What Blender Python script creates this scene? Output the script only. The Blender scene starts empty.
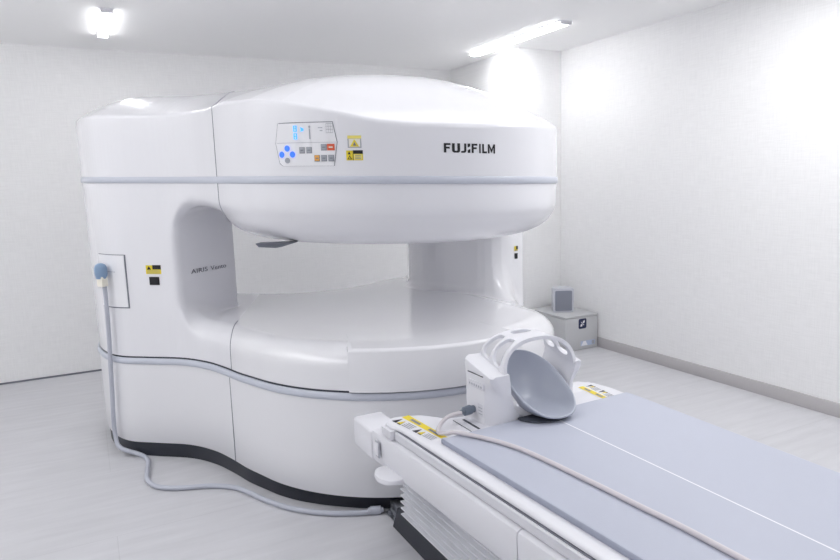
import bpy, bmesh, math, random
import numpy as np
from mathutils import Vector, Matrix

random.seed(4)
S = bpy.context.scene
COL = S.collection

# ------------------------------------------------------------------ materials
def lin(c):
    return tuple(((v/255)/12.92 if v/255 <= .04045 else ((v/255+.055)/1.055)**2.4) for v in c)

MATS = {}
def mat(name, rgb, rough=.5, metal=0., coat=0., emit=None, estr=0., bump=None, mottle=None, spec=.5):
    m = bpy.data.materials.new(name); m.use_nodes = True
    nt = m.node_tree; b = nt.nodes['Principled BSDF']
    c = lin(rgb)
    b.inputs['Base Color'].default_value = (*c, 1)
    b.inputs['Roughness'].default_value = rough
    b.inputs['Metallic'].default_value = metal
    b.inputs['Specular IOR Level'].default_value = spec
    b.inputs['Coat Weight'].default_value = coat
    b.inputs['Coat Roughness'].default_value = .06
    if emit:
        b.inputs['Emission Color'].default_value = (*lin(emit), 1)
        b.inputs['Emission Strength'].default_value = estr
    tc = None
    if mottle:
        sc, amt, stretch = mottle
        tc = nt.nodes.new('ShaderNodeTexCoord'); mp = nt.nodes.new('ShaderNodeMapping')
        mp.inputs['Scale'].default_value = stretch
        nz = nt.nodes.new('ShaderNodeTexNoise'); nz.inputs['Scale'].default_value = sc; nz.inputs['Detail'].default_value = 6
        nt.links.new(tc.outputs['Object'], mp.inputs[0]); nt.links.new(mp.outputs[0], nz.inputs['Vector'])
        mx = nt.nodes.new('ShaderNodeMix'); mx.data_type = 'RGBA'
        mx.inputs[6].default_value = (*[v*(1-amt) for v in c], 1)
        mx.inputs[7].default_value = (*[min(1, v*(1+amt)) for v in c], 1)
        nt.links.new(nz.outputs['Fac'], mx.inputs[0]); nt.links.new(mx.outputs[2], b.inputs['Base Color'])
    if bump:
        sc, st, stretch = bump
        tc = nt.nodes.new('ShaderNodeTexCoord'); mp = nt.nodes.new('ShaderNodeMapping')
        mp.inputs['Scale'].default_value = stretch
        nz = nt.nodes.new('ShaderNodeTexNoise'); nz.inputs['Scale'].default_value = sc; nz.inputs['Detail'].default_value = 3
        nt.links.new(tc.outputs['Object'], mp.inputs[0]); nt.links.new(mp.outputs[0], nz.inputs['Vector'])
        bp = nt.nodes.new('ShaderNodeBump'); bp.inputs['Strength'].default_value = st; bp.inputs['Distance'].default_value = .004
        nt.links.new(nz.outputs['Fac'], bp.inputs['Height']); nt.links.new(bp.outputs[0], b.inputs['Normal'])
    MATS[name] = m
    return m

def wall_mat(name, rgb, hscale):
    """woven wallpaper: two crossed stretched noises drive colour and bump"""
    m = bpy.data.materials.new(name); m.use_nodes = True
    nt = m.node_tree; b = nt.nodes['Principled BSDF']; c = lin(rgb)
    b.inputs['Roughness'].default_value = .85; b.inputs['Specular IOR Level'].default_value = .2
    tc = nt.nodes.new('ShaderNodeTexCoord')
    outs = []
    for st in ((hscale[0]*9, hscale[1]*9, 140), (hscale[0]*140, hscale[1]*140, 9)):
        mp = nt.nodes.new('ShaderNodeMapping'); mp.inputs['Scale'].default_value = st
        nz = nt.nodes.new('ShaderNodeTexNoise'); nz.inputs['Scale'].default_value = 1.; nz.inputs['Detail'].default_value = 4
        nt.links.new(tc.outputs['Object'], mp.inputs[0]); nt.links.new(mp.outputs[0], nz.inputs['Vector']); outs.append(nz.outputs['Fac'])
    ad = nt.nodes.new('ShaderNodeMath'); ad.operation = 'ADD'
    nt.links.new(outs[0], ad.inputs[0]); nt.links.new(outs[1], ad.inputs[1])
    mr = nt.nodes.new('ShaderNodeMapRange'); mr.inputs[1].default_value = .6; mr.inputs[2].default_value = 1.4
    nt.links.new(ad.outputs[0], mr.inputs[0])
    mx = nt.nodes.new('ShaderNodeMix'); mx.data_type = 'RGBA'
    mx.inputs[6].default_value = (*[v*.94 for v in c], 1); mx.inputs[7].default_value = (*[min(1, v*1.04) for v in c], 1)
    nt.links.new(mr.outputs[0], mx.inputs[0]); nt.links.new(mx.outputs[2], b.inputs['Base Color'])
    bp = nt.nodes.new('ShaderNodeBump'); bp.inputs['Strength'].default_value = .12; bp.inputs['Distance'].default_value = .003
    nt.links.new(ad.outputs[0], bp.inputs['Height']); nt.links.new(bp.outputs[0], b.inputs['Normal'])
    MATS[name] = m
    return m

def floor_mat():
    m = bpy.data.materials.new('floor_vinyl'); m.use_nodes = True
    nt = m.node_tree; b = nt.nodes['Principled BSDF']; c = lin((208, 208, 212))
    b.inputs['Roughness'].default_value = .42; b.inputs['Specular IOR Level'].default_value = .35
    tc = nt.nodes.new('ShaderNodeTexCoord')
    mp = nt.nodes.new('ShaderNodeMapping'); mp.inputs['Scale'].default_value = (1.3, 9, 1); mp.inputs['Rotation'].default_value = (0, 0, .12)
    nz = nt.nodes.new('ShaderNodeTexNoise'); nz.inputs['Scale'].default_value = 2.2; nz.inputs['Detail'].default_value = 7
    nt.links.new(tc.outputs['Object'], mp.inputs[0]); nt.links.new(mp.outputs[0], nz.inputs['Vector'])
    mx = nt.nodes.new('ShaderNodeMix'); mx.data_type = 'RGBA'
    mx.inputs[6].default_value = (*[v*.86 for v in c], 1); mx.inputs[7].default_value = (*[min(1, v*1.12) for v in c], 1)
    nt.links.new(nz.outputs['Fac'], mx.inputs[0])
    # faint sheet joints
    bk = nt.nodes.new('ShaderNodeTexBrick'); bk.inputs['Scale'].default_value = 1.; bk.inputs['Mortar Size'].default_value = .0018
    bk.inputs['Brick Width'].default_value = 1.4; bk.inputs['Row Height'].default_value = .7
    bk.inputs['Color1'].default_value = (1, 1, 1, 1); bk.inputs['Color2'].default_value = (.985, .985, .985, 1); bk.inputs['Mortar'].default_value = (.9, .9, .9, 1)
    nt.links.new(tc.outputs['Object'], bk.inputs['Vector'])
    mu = nt.nodes.new('ShaderNodeMix'); mu.data_type = 'RGBA'; mu.blend_type = 'MULTIPLY'; mu.inputs[0].default_value = 1
    nt.links.new(mx.outputs[2], mu.inputs[6]); nt.links.new(bk.outputs['Color'], mu.inputs[7])
    nt.links.new(mu.outputs[2], b.inputs['Base Color'])
    MATS['floor_vinyl'] = m
    return m

SHELL = mat('shell_white', (237, 237, 241), .22, coat=.35)
SKIRT = mat('skirt_white', (236, 236, 239), .3, coat=.15)
BOWL = mat('bowl_white', (226, 227, 233), .16, coat=.5)
PLATE = mat('plate_gloss', (238, 238, 241), .08, coat=.6)
TRIM = mat('trim_blue_grey', (202, 206, 217), .35)
SEAM = mat('seam_grey', (120, 122, 132), .6)
GAP = mat('gap_dark', (62, 64, 74), .7)
KICK = mat('kick_charcoal', (44, 47, 56), .45)
WHITE = mat('plastic_white', (234, 234, 239), .35)
OFFW = mat('plastic_off_white', (222, 222, 228), .4)
PANEL = mat('panel_white', (240, 240, 243), .4)
MATM = mat('mat_blue_grey', (188, 192, 206), .55, bump=(260, .12, (1, 1, 1)), mottle=(3, .02, (1, 1, 1)))
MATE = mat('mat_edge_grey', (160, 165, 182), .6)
STRIPE = mat('stripe_white', (238, 238, 243), .5)
BELL = mat('bellows_grey', (226, 227, 232), .5)
UNDER = mat('underside_grey', (206, 207, 214), .6)
COILW = mat('coil_white', (232, 232, 237), .38)
CRADLE = mat('cradle_grey', (176, 181, 194), .3, coat=.2)
CUSH = mat('cushion_dark', (62, 66, 76), .7)
PLUGG = mat('plug_slate', (112, 122, 136), .5)
PLUGB = mat('plug_blue', (132, 158, 188), .45)
CABLE = mat('cable_grey', (190, 193, 204), .5)
CABLEC = mat('cable_cream', (214, 208, 212), .5)
STEEL = mat('steel', (170, 173, 180), .3, metal=.8)
BOXM = mat('box_grey', (198, 199, 201), .55, mottle=(6, .03, (1, 1, 1)))
SPKW = mat('speaker_case', (206, 208, 216), .45)
SPKG = mat('speaker_grille', (140, 144, 156), .7, bump=(900, .5, (1, 1, 1)))
NAVY = mat('navy', (34, 42, 78), .5)
PALEB = mat('pale_blue', (188, 200, 222), .5)
BLACK = mat('black_ink', (18, 18, 24), .5)
GREYINK = mat('grey_ink', (132, 134, 142), .5)
INK2 = mat('slate_ink', (88, 90, 102), .5)
LGREY = mat('light_grey_ink', (176, 178, 186), .5)
YELLOW = mat('yellow', (236, 214, 52), .5)
YELLOW2 = mat('pale_yellow', (240, 226, 120), .5)
CREAM = mat('cream', (240, 236, 222), .5)
ORANGE = mat('orange', (240, 176, 84), .5)
RED = mat('red_orange', (222, 96, 62), .5)
KEYG = mat('key_grey', (166, 170, 178), .5)
BLUEL = mat('blue_lamp', (52, 104, 240), .4, emit=(40, 100, 255), estr=.6)
CYANL = mat('cyan_lamp', (70, 170, 245), .4, emit=(70, 170, 255), estr=.5)
FIXD = mat('fixture_dark', (112, 116, 126), .5)
TUBE = mat('tube_light', (255, 255, 255), .5, emit=(255, 255, 255), estr=13.)
WALLX = wall_mat('wallpaper_x', (246, 246, 246), (1, 0))
WALLY = wall_mat('wallpaper_y', (244, 244, 244), (0, 1))
FRONTM = mat('front_wall_grey', (150, 150, 156), .8)
CEIL = mat('ceiling_paint', (249, 249, 249), .9, spec=.1)
SKIRTING = mat('skirting_grey', (192, 189, 190), .6)
FLOOR = floor_mat()

# ------------------------------------------------------------------ helpers
def link(name, me, m, parent=None, smooth=True, angle=None):
    o = bpy.data.objects.new(name, me); COL.objects.link(o)
    if m is not None:
        for mm in (m if isinstance(m, (list, tuple)) else [m]): me.materials.append(mm)
    if parent is not None: o.parent = parent
    if smooth:
        me.polygons.foreach_set('use_smooth', [True]*len(me.polygons))
        if angle is not None: me.set_sharp_from_angle(angle=math.radians(angle))
    return o

def obj(name, bm, m, parent=None, smooth=True, angle=35, recalc=True):
    if recalc: bmesh.ops.recalc_face_normals(bm, faces=bm.faces)
    me = bpy.data.meshes.new(name); bm.to_mesh(me); bm.free()
    return link(name, me, m, parent, smooth, angle)

def thing(name, label, cat, group=None, loc=(0, 0, 0)):
    o = bpy.data.objects.new(name, None); COL.objects.link(o); o.location = loc
    o.empty_display_size = .1
    o['label'] = label; o['category'] = cat
    if group: o['group'] = group
    return o

def struct(o):
    o['kind'] = 'structure'; return o

def part_label(o, s):
    o['label'] = s; return o

def bm_box(bm, x0, x1, y0, y1, z0, z1, bev=0., seg=2, mi=0):
    r = bmesh.ops.create_cube(bm, size=1.)
    vs = r['verts']
    for v in vs:
        v.co = Vector(((x0+x1)/2+v.co.x*(x1-x0), (y0+y1)/2+v.co.y*(y1-y0), (z0+z1)/2+v.co.z*(z1-z0)))
    fs = list({f for v in vs for f in v.link_faces})
    for f in fs: f.material_index = mi
    if bev > 0:
        es = list({e for v in vs for e in v.link_edges})
        bmesh.ops.bevel(bm, geom=es, offset=bev, segments=seg, affect='EDGES', profile=.5)

def box(name, x0, x1, y0, y1, z0, z1, m, parent=None, bev=0., seg=2):
    bm = bmesh.new(); bm_box(bm, x0, x1, y0, y1, z0, z1, bev, seg)
    return obj(name, bm, m, parent)

def catmull(pts, n=8, closed=False):
    P = [np.array(p, float) for p in pts]; out = []; N = len(P)
    for i in range(N if closed else N-1):
        if closed: a, b, c, d = P[(i-1) % N], P[i], P[(i+1) % N], P[(i+2) % N]
        else: a, b, c, d = P[max(i-1, 0)], P[i], P[i+1], P[min(i+2, N-1)]
        for k in range(n):
            t = k/n
            out.append(.5*((2*b)+(-a+c)*t+(2*a-5*b+4*c-d)*t*t+(-a+3*b-3*c+d)*t**3))
    if not closed: out.append(P[-1])
    return np.array(out)

def bm_tube(bm, pts, r, seg=10, mi=0):
    pts = [Vector(p) for p in pts]; rings = []; n = len(pts)
    rr = r if isinstance(r, (list, tuple)) else [r]*n
    up = None
    for i, p in enumerate(pts):
        d = (pts[min(i+1, n-1)]-pts[max(i-1, 0)]).normalized()
        if up is None:
            up = Vector((0, 0, 1)) if abs(d.z) < .9 else Vector((1, 0, 0))
        s = d.cross(up).normalized(); u = s.cross(d).normalized(); up = u
        rings.append([bm.verts.new(p+(s*math.cos(a)+u*math.sin(a))*rr[i]) for a in [2*math.pi*k/seg for k in range(seg)]])
    for a, b in zip(rings[:-1], rings[1:]):
        for k in range(seg):
            f = bm.faces.new((a[k], a[(k+1) % seg], b[(k+1) % seg], b[k])); f.material_index = mi
    for ring, rev in ((rings[0], True), (rings[-1], False)):
        f = bm.faces.new(list(reversed(ring)) if rev else ring); f.material_index = mi

def tube(name, pts, r, m, parent=None, seg=10):
    bm = bmesh.new(); bm_tube(bm, pts, r, seg)
    return obj(name, bm, m, parent, angle=60)

def loft(rings, closed_ring=True, caps=True):
    """rings: list of lists of 3-D points with equal counts"""
    bm = bmesh.new(); R = [[bm.verts.new(p) for p in r] for r in rings]
    n = len(R[0])
    for a, b in zip(R[:-1], R[1:]):
        for k in range(n if closed_ring else n-1):
            bm.faces.new((a[k], a[(k+1) % n], b[(k+1) % n], b[k]))
    if caps:
        bm.faces.new(list(reversed(R[0]))); bm.faces.new(R[-1])
    return bm

def text_polys(s, size=1., bold=0., shear=0.):
    """flat glyph mesh (verts, faces) with its left-bottom corner at the origin, width returned"""
    cu = bpy.data.curves.new('txt', 'FONT'); cu.body = s; cu.size = size; cu.offset = bold; cu.shear = shear
    cu.fill_mode = 'FRONT'; cu.resolution_u = 4
    o = bpy.data.objects.new('txt', cu); COL.objects.link(o)
    dg = bpy.context.evaluated_depsgraph_get(); dg.update()
    me = o.evaluated_get(dg).to_mesh()
    V = [tuple(v.co) for v in me.vertices]; F = [tuple(p.vertices) for p in me.polygons]
    o.evaluated_get(dg).to_mesh_clear()
    bpy.data.objects.remove(o); bpy.data.curves.remove(cu)
    xs = [v[0] for v in V]; ys = [v[1] for v in V]
    x0, y0 = min(xs), min(ys)
    return [(v[0]-x0, v[1]-y0) for v in V], F, max(xs)-x0, max(ys)-y0

class Decal:
    """patches laid on a surface through a mapper (u,v,off)->point; many materials in one mesh"""
    def __init__(self, mapper): self.m = mapper; self.bm = bmesh.new(); self.mats = []
    def mi(self, m):
        if m not in self.mats: self.mats.append(m)
        return self.mats.index(m)
    def rect(self, u0, u1, v0, v1, m, off=.001, n=1, thick=0.):
        i = self.mi(m)
        g = [[self.bm.verts.new(self.m(u0+(u1-u0)*k/n, v, off)) for k in range(n+1)] for v in (v0, v1)]
        for k in range(n):
            f = self.bm.faces.new((g[0][k], g[0][k+1], g[1][k+1], g[1][k])); f.material_index = i
        if thick > 0:
            h = [[self.bm.verts.new(self.m(u0+(u1-u0)*k/n, v, off-thick)) for k in range(n+1)] for v in (v0, v1)]
            for k in range(n):
                for r in (0, 1):
                    f = self.bm.faces.new((g[r][k], g[r][k+1], h[r][k+1], h[r][k])); f.material_index = i
            for k in (0, n):
                f = self.bm.faces.new((g[0][k], g[1][k], h[1][k], h[0][k])); f.material_index = i
    def poly(self, pts, m, off=.001):
        f = self.bm.faces.new([self.bm.verts.new(self.m(u, v, off)) for u, v in pts]); f.material_index = self.mi(m)
    def disc(self, u, v, ru, rv, m, off=.001, n=18):
        self.poly([(u+ru*math.cos(2*math.pi*k/n), v+rv*math.sin(2*math.pi*k/n)) for k in range(n)], m, off)
    def text(self, s, u0, u1, v0, v1, m, off=.001, bold=0., shear=0.):
        V, F, w, h = text_polys(s, 1., bold, shear); i = self.mi(m)
        vs = [self.bm.verts.new(self.m(u0+(u1-u0)*x/w, v0+(v1-v0)*y/h, off)) for x, y in V]
        for f in F:
            try: self.bm.faces.new([vs[k] for k in f]).material_index = i
            except ValueError: pass
    def done(self, name, parent):
        me = bpy.data.meshes.new(name); self.bm.to_mesh(me); self.bm.free()
        return link(name, me, self.mats, parent, smooth=False)

# ------------------------------------------------------------------ camera
F_PX, YAW, PITCH, ROLL = 647.635, math.radians(27.187), math.radians(8.465), math.radians(-1.728)
fw = Vector((math.sin(YAW)*math.cos(PITCH), math.cos(YAW)*math.cos(PITCH), -math.sin(PITCH)))
rt = Vector((math.cos(YAW), -math.sin(YAW), 0)); up = rt.cross(fw)
r2 = rt*math.cos(ROLL)+up*math.sin(ROLL); u2 = -rt*math.sin(ROLL)+up*math.cos(ROLL)
cam = bpy.data.cameras.new('camera'); cam.sensor_width = 36; cam.lens = 36*F_PX/840; cam.clip_start = .02
co = bpy.data.objects.new('camera', cam); COL.objects.link(co)
co.matrix_world = Matrix(((r2.x, u2.x, -fw.x, 0), (r2.y, u2.y, -fw.y, 0), (r2.z, u2.z, -fw.z, 1.4), (0, 0, 0, 1)))
S.camera = co

# ------------------------------------------------------------------ room
XW, YB, H = 3.745, 5.64, 2.48
XL, YF = -1.9, -1.6
struct(box('floor', XL-.1, XW+.1, YF-.1, YB+.1, -.1, 0, FLOOR))
struct(box('ceiling', XL-.1, XW+.1, YF-.1, YB+.1, H, H+.1, CEIL))
struct(box('wall_back', XL-.1, XW+.1, YB, YB+.1, 0, H, WALLX))
struct(box('wall_right', XW, XW+.1, YF, YB, 0, H, WALLY))
struct(box('wall_left', XL-.1, XL, YF, YB, 0, H, WALLY))
struct(box('wall_front', XL-.1, XW+.1, YF-.1, YF, 0, H, FRONTM))
# boxed-in column in the far right corner
struct(box('wall_corner', 3.30, XW, 4.528, YB, 0, H, WALLX, bev=.004))
bm = bmesh.new(); bm_box(bm, XW-.012, XW, YF, 4.528, 0, .084, .003)
struct(obj('baseboard_right', bm, SKIRTING))
bm = bmesh.new(); bm_box(bm, XL, 3.30, YB-.008, YB, 0, .012)
struct(obj('trim_1', bm, SEAM))
bm = bmesh.new(); bm_box(bm, 3.30, XW-.012, 4.516, 4.528, 0, .084, .003)
struct(obj('baseboard_corner', bm, SKIRTING))

def ceiling_light(x, y0, y1, w, label):
    t = thing('ceiling_light', label, 'light', 'strip lights on the ceiling', (x, (y0+y1)/2, H))
    yc = (y0+y1)/2
    def sub(name, a, b, c, d, e, f, m, bev=.0):
        o = box(name, a-x, b-x, c-yc, d-yc, e-H, f-H, m, t, bev); return o
    sub('housing', x-w*.5, x+w*.5, y0, y1, H-.008, H-.0005, WHITE, .003)
    sub('diffuser', x-w*.42, x+w*.42, y0+.02, y1-.02, H-.024, H-.0085, TUBE, .008)
    for a, b in ((y0, y0+.02), (y1-.02, y1)): sub('end_cap', x-w*.45, x+w*.45, a, b, H-.026, H-.0085, OFFW, .003)
ceiling_light(.235, 4.40, 5.13, .075, 'short white strip light on the ceiling above the far left of the scanner')
ceiling_light(3.075, 3.66, 4.87, .10, 'long white strip light on the ceiling near the right wall')

# ------------------------------------------------------------------ scanner plan
CX, CY, RD = 1.449, 3.146, .869
def cpt(deg, r=RD): a = math.radians(deg); return (CX+r*math.sin(a), CY-r*math.cos(a))
FRONT = [(.014, 3.97), (.046, 3.80), (.110, 3.672), (.225, 3.573), (.381, 3.446), (.477, 3.301), (.535, 3.146), (.575, 3.005)]
BACK = [(2.375, 3.205), (2.43, 3.29), (2.468, 3.48), (2.475, 3.7), (2.45, 3.92), (2.32, 4.14), (2.1, 4.28), (1.85, 4.26), (1.6, 4.12), (1.4, 4.06), (1.15, 4.1),
        (.95, 4.25), (.7, 4.44), (.4, 4.52), (.15, 4.46), (.045, 4.3), (.014, 4.12)]
PLAN = catmull(FRONT+[cpt(a) for a in range(-72, 91, 6)]+BACK, 6, True)
def rlow(a):                                   # the lower housing draws in on its right-hand side
    t = min(1, max(0, (a-40)/32)); return RD-.035*t*t*(3-2*t)
PLANL = catmull(FRONT+[cpt(a, rlow(a)) for a in range(-72, 79, 6)]+[(2.262, 3.02), (2.285, 3.12), (2.33, 3.19)]+BACK[1:], 6, True)
def offset_plan(d, P=None):
    P = PLAN if P is None else P
    t = np.roll(P, -1, 0)-np.roll(P, 1, 0); t /= np.linalg.norm(t, axis=1)[:, None]
    return P+d*np.stack([t[:, 1], -t[:, 0]], 1)     # outward
def tilt(x, y): return -.0246*(x-1)+.018*(y-3)
def sstep(t): t = np.clip(t, 0, 1); return t*t*(3-2*t)
def lift(x, y, z): return z+tilt(x, y)*sstep((z-.75)/.65)

def sd_poly(x, y, P):
    x, y = np.broadcast_arrays(x, y)
    d = np.full(x.shape, 1e9); s = np.ones(x.shape)
    n = len(P)
    for i in range(n):
        ax, ay = P[i]; bx, by = P[(i+1) % n]
        ex, ey = bx-ax, by-ay; wx, wy = x-ax, y-ay
        t = np.clip((wx*ex+wy*ey)/(ex*ex+ey*ey+1e-18), 0, 1)
        d = np.minimum(d, (wx-ex*t)**2+(wy-ey*t)**2)
        c1 = y >= ay; c2 = y < by; c3 = ex*wy > ey*wx
        s = np.where((c1 & c2 & c3) | (~c1 & ~c2 & ~c3), -s, s)
    return s*np.sqrt(d)
def smin(a, b, k): h = np.clip(.5+.5*(b-a)/k, 0, 1); return b+(a-b)*h-k*h*(1-h)
def smax(a, b, k): return -smin(-a, -b, k)
def rmax(a, b, r):
    u = np.maximum(a+r, 0); v = np.maximum(b+r, 0)
    return np.minimum(np.maximum(a, b), -r)+np.sqrt(u*u+v*v)

A_ = np.array([.385, 3.44]); B_ = np.array([.74, 3.745])
P0 = A_-1.5*(B_-A_)
COLL = [tuple(P0), tuple(B_), (.665, 4.7), (-1, 4.7), (-1, P0[1])]
COLR = [(1.875, 3.78), (1.90, 3.58), (2.02, 3.37), (2.14, 3.215), (2.40, 3.262), (2.455, 3.45), (2.46, 3.7), (2.43, 3.9), (2.3, 4.12), (2.16, 4.2), (2.04, 4.15), (1.955, 3.98)]
COLRS = catmull(COLR, 4, True)
LAB = float(np.linalg.norm(B_-A_)); IN_ = (B_-A_)/LAB
PLANS = PLAN[::1]

class Body:
    """white covers of the magnet between the lower trim and the upper trim"""
    def f(self, x, y, z):
        key = (x.shape, y.shape)
        w_ = sstep((z-.85)/.25)
        pl = sd_poly(x, y, PLANL)*(1-w_)+sd_poly(x, y, PLANS)*w_
        cl = smax(pl, sd_poly(x, y, COLL), .05)
        cr = sd_poly(x, y, COLRS)+.0
        rgt = sstep((x-1.98)/.2)*sstep((y-2.45)/.3)
        low = rmax(pl+.02*rgt, z-.735+.028*rgt, .12)
        r = np.sqrt((x-CX)**2+(y-CY)**2)
        rr = np.maximum(r-.40, 0)/(.862-.40); zz = np.maximum(1.375-z, 0)/.235
        bowl = ((rr**2.9+zz**2.9+1e-9)**(1/2.9)-1)*.24
        slab = rmax(pl, 1.305-z, .07)
        tt = ((x-A_[0])*IN_[0]+(y-A_[1])*IN_[1])/LAB; kk = .155*(1-sstep(tt/.9))+.012
        d = smin(low, cl, kk)
        d = smin(d, cr, .05+.18*sstep((x-2.03)/.14)*(1-sstep((x-2.2)/.16))*sstep((3.5-y)/.2)*sstep((1.0-z)/.1))
        u = smin(slab, bowl, .05)
        d = smin(d, smin(u, cl, kk), .012)
        return smax(d, pl+.004, .01)
class Low:
    pass

THT = [(-180, 1.745), (-120, 1.745), (-90, 1.748), (-80, 1.767), (-66, 1.762), (-54, 1.744), (-48, 1.729), (-42, 1.711), (-37, 1.695), (-31.6, 1.675), (-26.5, 1.661), (-21, 1.652), (-15, 1.648), (0, 1.651), (8, 1.657), (22, 1.667), (37, 1.68), (90, 1.70), (180, 1.745)]
class Lid:
    def f(self, x, y, z):
        pl = sd_poly(x, y, PLANS)
        dx, dy = x-CX, y-CY
        th = np.degrees(np.arctan2(dx, -dy)); r = np.sqrt(dx*dx+dy*dy)
        zc = np.interp(th, [a for a, _ in THT], [b for _, b in THT])
        w = sstep((1.10-r)/.40)
        w0 = sstep(r/.5); zc = zc*w0+1.70*(1-w0)
        D = .38*(1-w)+.82*w; pk = 1.878*(1-w)+1.942*w
        t = np.clip(-pl/D, 0, 1); s = 1-(1-t)**2.1
        Hh = zc+(pk-zc)*s
        return smax(pl, (z-Hh)*.8, .010)

def surface_nets(fn, lo, hi, h):
    n = [int(math.ceil((b-a)/h))+1 for a, b in zip(lo, hi)]
    ax = [lo[i]+h*np.arange(n[i]) for i in range(3)]
    v = fn(ax[0][:, None, None], ax[1][None, :, None], ax[2][None, None, :])
    v = np.broadcast_to(v, n).astype(np.float32)
    neg = v < 0
    c = [n[0]-1, n[1]-1, n[2]-1]
    acc = np.zeros(c+[3], np.float32); cnt = np.zeros(c, np.float32)
    def sub(a, i, j, k): return a[i:i+c[0], j:j+c[1], k:k+c[2]]
    for axis in range(3):
        for p in (0, 1):
            for q in (0, 1):
                o0 = [0, 0, 0]; oth = [a for a in range(3) if a != axis]; o0[oth[0]] = p; o0[oth[1]] = q
                o1 = list(o0); o1[axis] = 1
                a, b = sub(v, *o0), sub(v, *o1)
                cr = sub(neg, *o0) != sub(neg, *o1)
                t = np.where(cr, a/np.where(cr, a-b, 1), 0)
                cnt += cr
                for d in range(3):
                    acc[..., d] += np.where(cr, (t if d == axis else o0[d]), 0)
    act = cnt > 0
    idx = -np.ones(c, np.int64); idx[act] = np.arange(act.sum())
    base = np.argwhere(act)
    P = (acc[act]/cnt[act][:, None]+base)*h+np.array(lo)
    quads = []
    for axis in range(3):
        b1, b2 = (axis+1) % 3, (axis+2) % 3
        sl0 = [slice(0, n[d]) for d in range(3)]; sl1 = list(sl0)
        sl0[axis] = slice(0, n[axis]-1); sl1[axis] = slice(1, n[axis])
        cr = neg[tuple(sl0)] != neg[tuple(sl1)]
        E = np.argwhere(cr)
        ok = (E[:, b1] > 0) & (E[:, b1] < c[b1]) & (E[:, b2] > 0) & (E[:, b2] < c[b2])
        E = E[ok]; inside = neg[E[:, 0], E[:, 1], E[:, 2]]
        def cell(d1, d2):
            e = E.copy(); e[:, b1] += d1; e[:, b2] += d2
            return idx[e[:, 0], e[:, 1], e[:, 2]]
        q = np.stack([cell(-1, -1), cell(0, -1), cell(0, 0), cell(-1, 0)], 1)
        q[~inside] = q[~inside][:, ::-1]
        quads.append(q)
    return P, np.concatenate(quads)

def grad(fn, P, e=.002):
    g = np.empty_like(P)
    for d in range(3):
        q = P.copy(); q[:, d] += e; a = fn(q[:, 0], q[:, 1], q[:, 2])
        q[:, d] -= 2*e; b = fn(q[:, 0], q[:, 1], q[:, 2]); g[:, d] = (a-b)/(2*e)
    return g
def project(fn, P, it=2, hmax=.008):
    P = P.astype(float)
    for _ in range(it):
        v = fn(P[:, 0], P[:, 1], P[:, 2]); g = grad(fn, P)
        st = -(v/np.maximum((g*g).sum(1), 1e-3))[:, None]*g
        L = np.linalg.norm(st, axis=1); st *= np.minimum(1, hmax/np.maximum(L, 1e-9))[:, None]
        P = P+st
    return P

SP = Vector((.555, 3.07, 1)); SN = Vector((.932, -.362, 0))     # the joint plane between side cover and round covers
def cut_part(name, fn, P, Q, keep, m, parent, keep_fn=None):
    """keep: list of (point, normal) — the side the normal points to stays"""
    bm = bmesh.new()
    vs = [bm.verts.new(p) for p in P]
    for q in Q: bm.faces.new([vs[i] for i in q])
    for co_, no_ in keep:
        bmesh.ops.bisect_plane(bm, geom=bm.verts[:]+bm.edges[:]+bm.faces[:], plane_co=co_, plane_no=no_, clear_inner=True)
    edges = [(e.verts[0].co.copy(), e.verts[1].co.copy()) for e in bm.edges if e.is_boundary and all(abs((v.co-SP).dot(SN)) < 1e-4 for v in e.verts)]
    me = bpy.data.meshes.new(name); bm.to_mesh(me); bm.free()
    C = np.empty(len(me.vertices)*3); me.vertices.foreach_get('co', C); C = C.reshape(-1, 3)
    g = grad(fn, C); g /= np.maximum(np.linalg.norm(g, axis=1), 1e-9)[:, None]
    C2 = C.copy(); C2[:, 2] = lift(C[:, 0], C[:, 1], C[:, 2])
    me.vertices.foreach_set('co', C2.ravel())
    o = link(name, me, m, parent)
    me.normals_split_custom_set_from_vertices([tuple(v) for v in g])
    me.update()
    return o, edges

def seam_lines(name, edges, parent, zlo=None, zhi=None, r=.0022, front=True):
    bm = bmesh.new()
    for a, b in edges:
        if (a-b).length < 1e-5: continue
        a2 = Vector((a.x, a.y, lift(a.x, a.y, a.z))); b2 = Vector((b.x, b.y, lift(b.x, b.y, b.z)))
        bm_tube(bm, [a2, b2], r, 5)
    return obj(name, bm, SEAM, parent)

mri = thing('mri_scanner', 'large glossy white open MRI scanner with round upper and lower magnet housings', 'scanner')
HG = .013
# body
body = Body().f
P, Q = surface_nets(body, (-.06, 2.2, .52), (2.6, 4.6, 1.46), HG)
P = project(body, P, 3)
zlo, zhi = .551, 1.425
cutz = [(Vector((0, 0, zlo)), Vector((0, 0, 1))), (Vector((0, 0, zhi)), Vector((0, 0, -1)))]
MID = .93
right = [(SP, SN)]; left = [(SP, -SN)]
o, ed = cut_part('side_column', body, P, Q, cutz+left, SHELL, mri)
seam_lines('cover_seam', [e for e in ed if max(e[0].z, e[1].z) < .9 and min(e[0].y, e[1].y) < 3.3], mri)
seam_lines('cover_seam', [e for e in ed if min(e[0].z, e[1].z) > .9 and min(e[0].y, e[1].y) < 3.75], mri)
lowz = [(Vector((0, 0, zlo)), Vector((0, 0, 1))), (Vector((0, 0, .80)), Vector((0, 0, -1)))]
midz = [(Vector((0, 0, .80)), Vector((0, 0, 1))), (Vector((0, 0, 1.13)), Vector((0, 0, -1)))]
upz = [(Vector((0, 0, 1.13)), Vector((0, 0, 1))), (Vector((0, 0, zhi)), Vector((0, 0, -1)))]
cut_part('lower_magnet_cover', body, P, Q, lowz+right, PLATE, mri)
cut_part('rear_column', body, P, Q, midz+right, PLATE, mri)
cut_part('upper_magnet_bowl', body, P, Q, upz+right, SHELL, mri)
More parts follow.
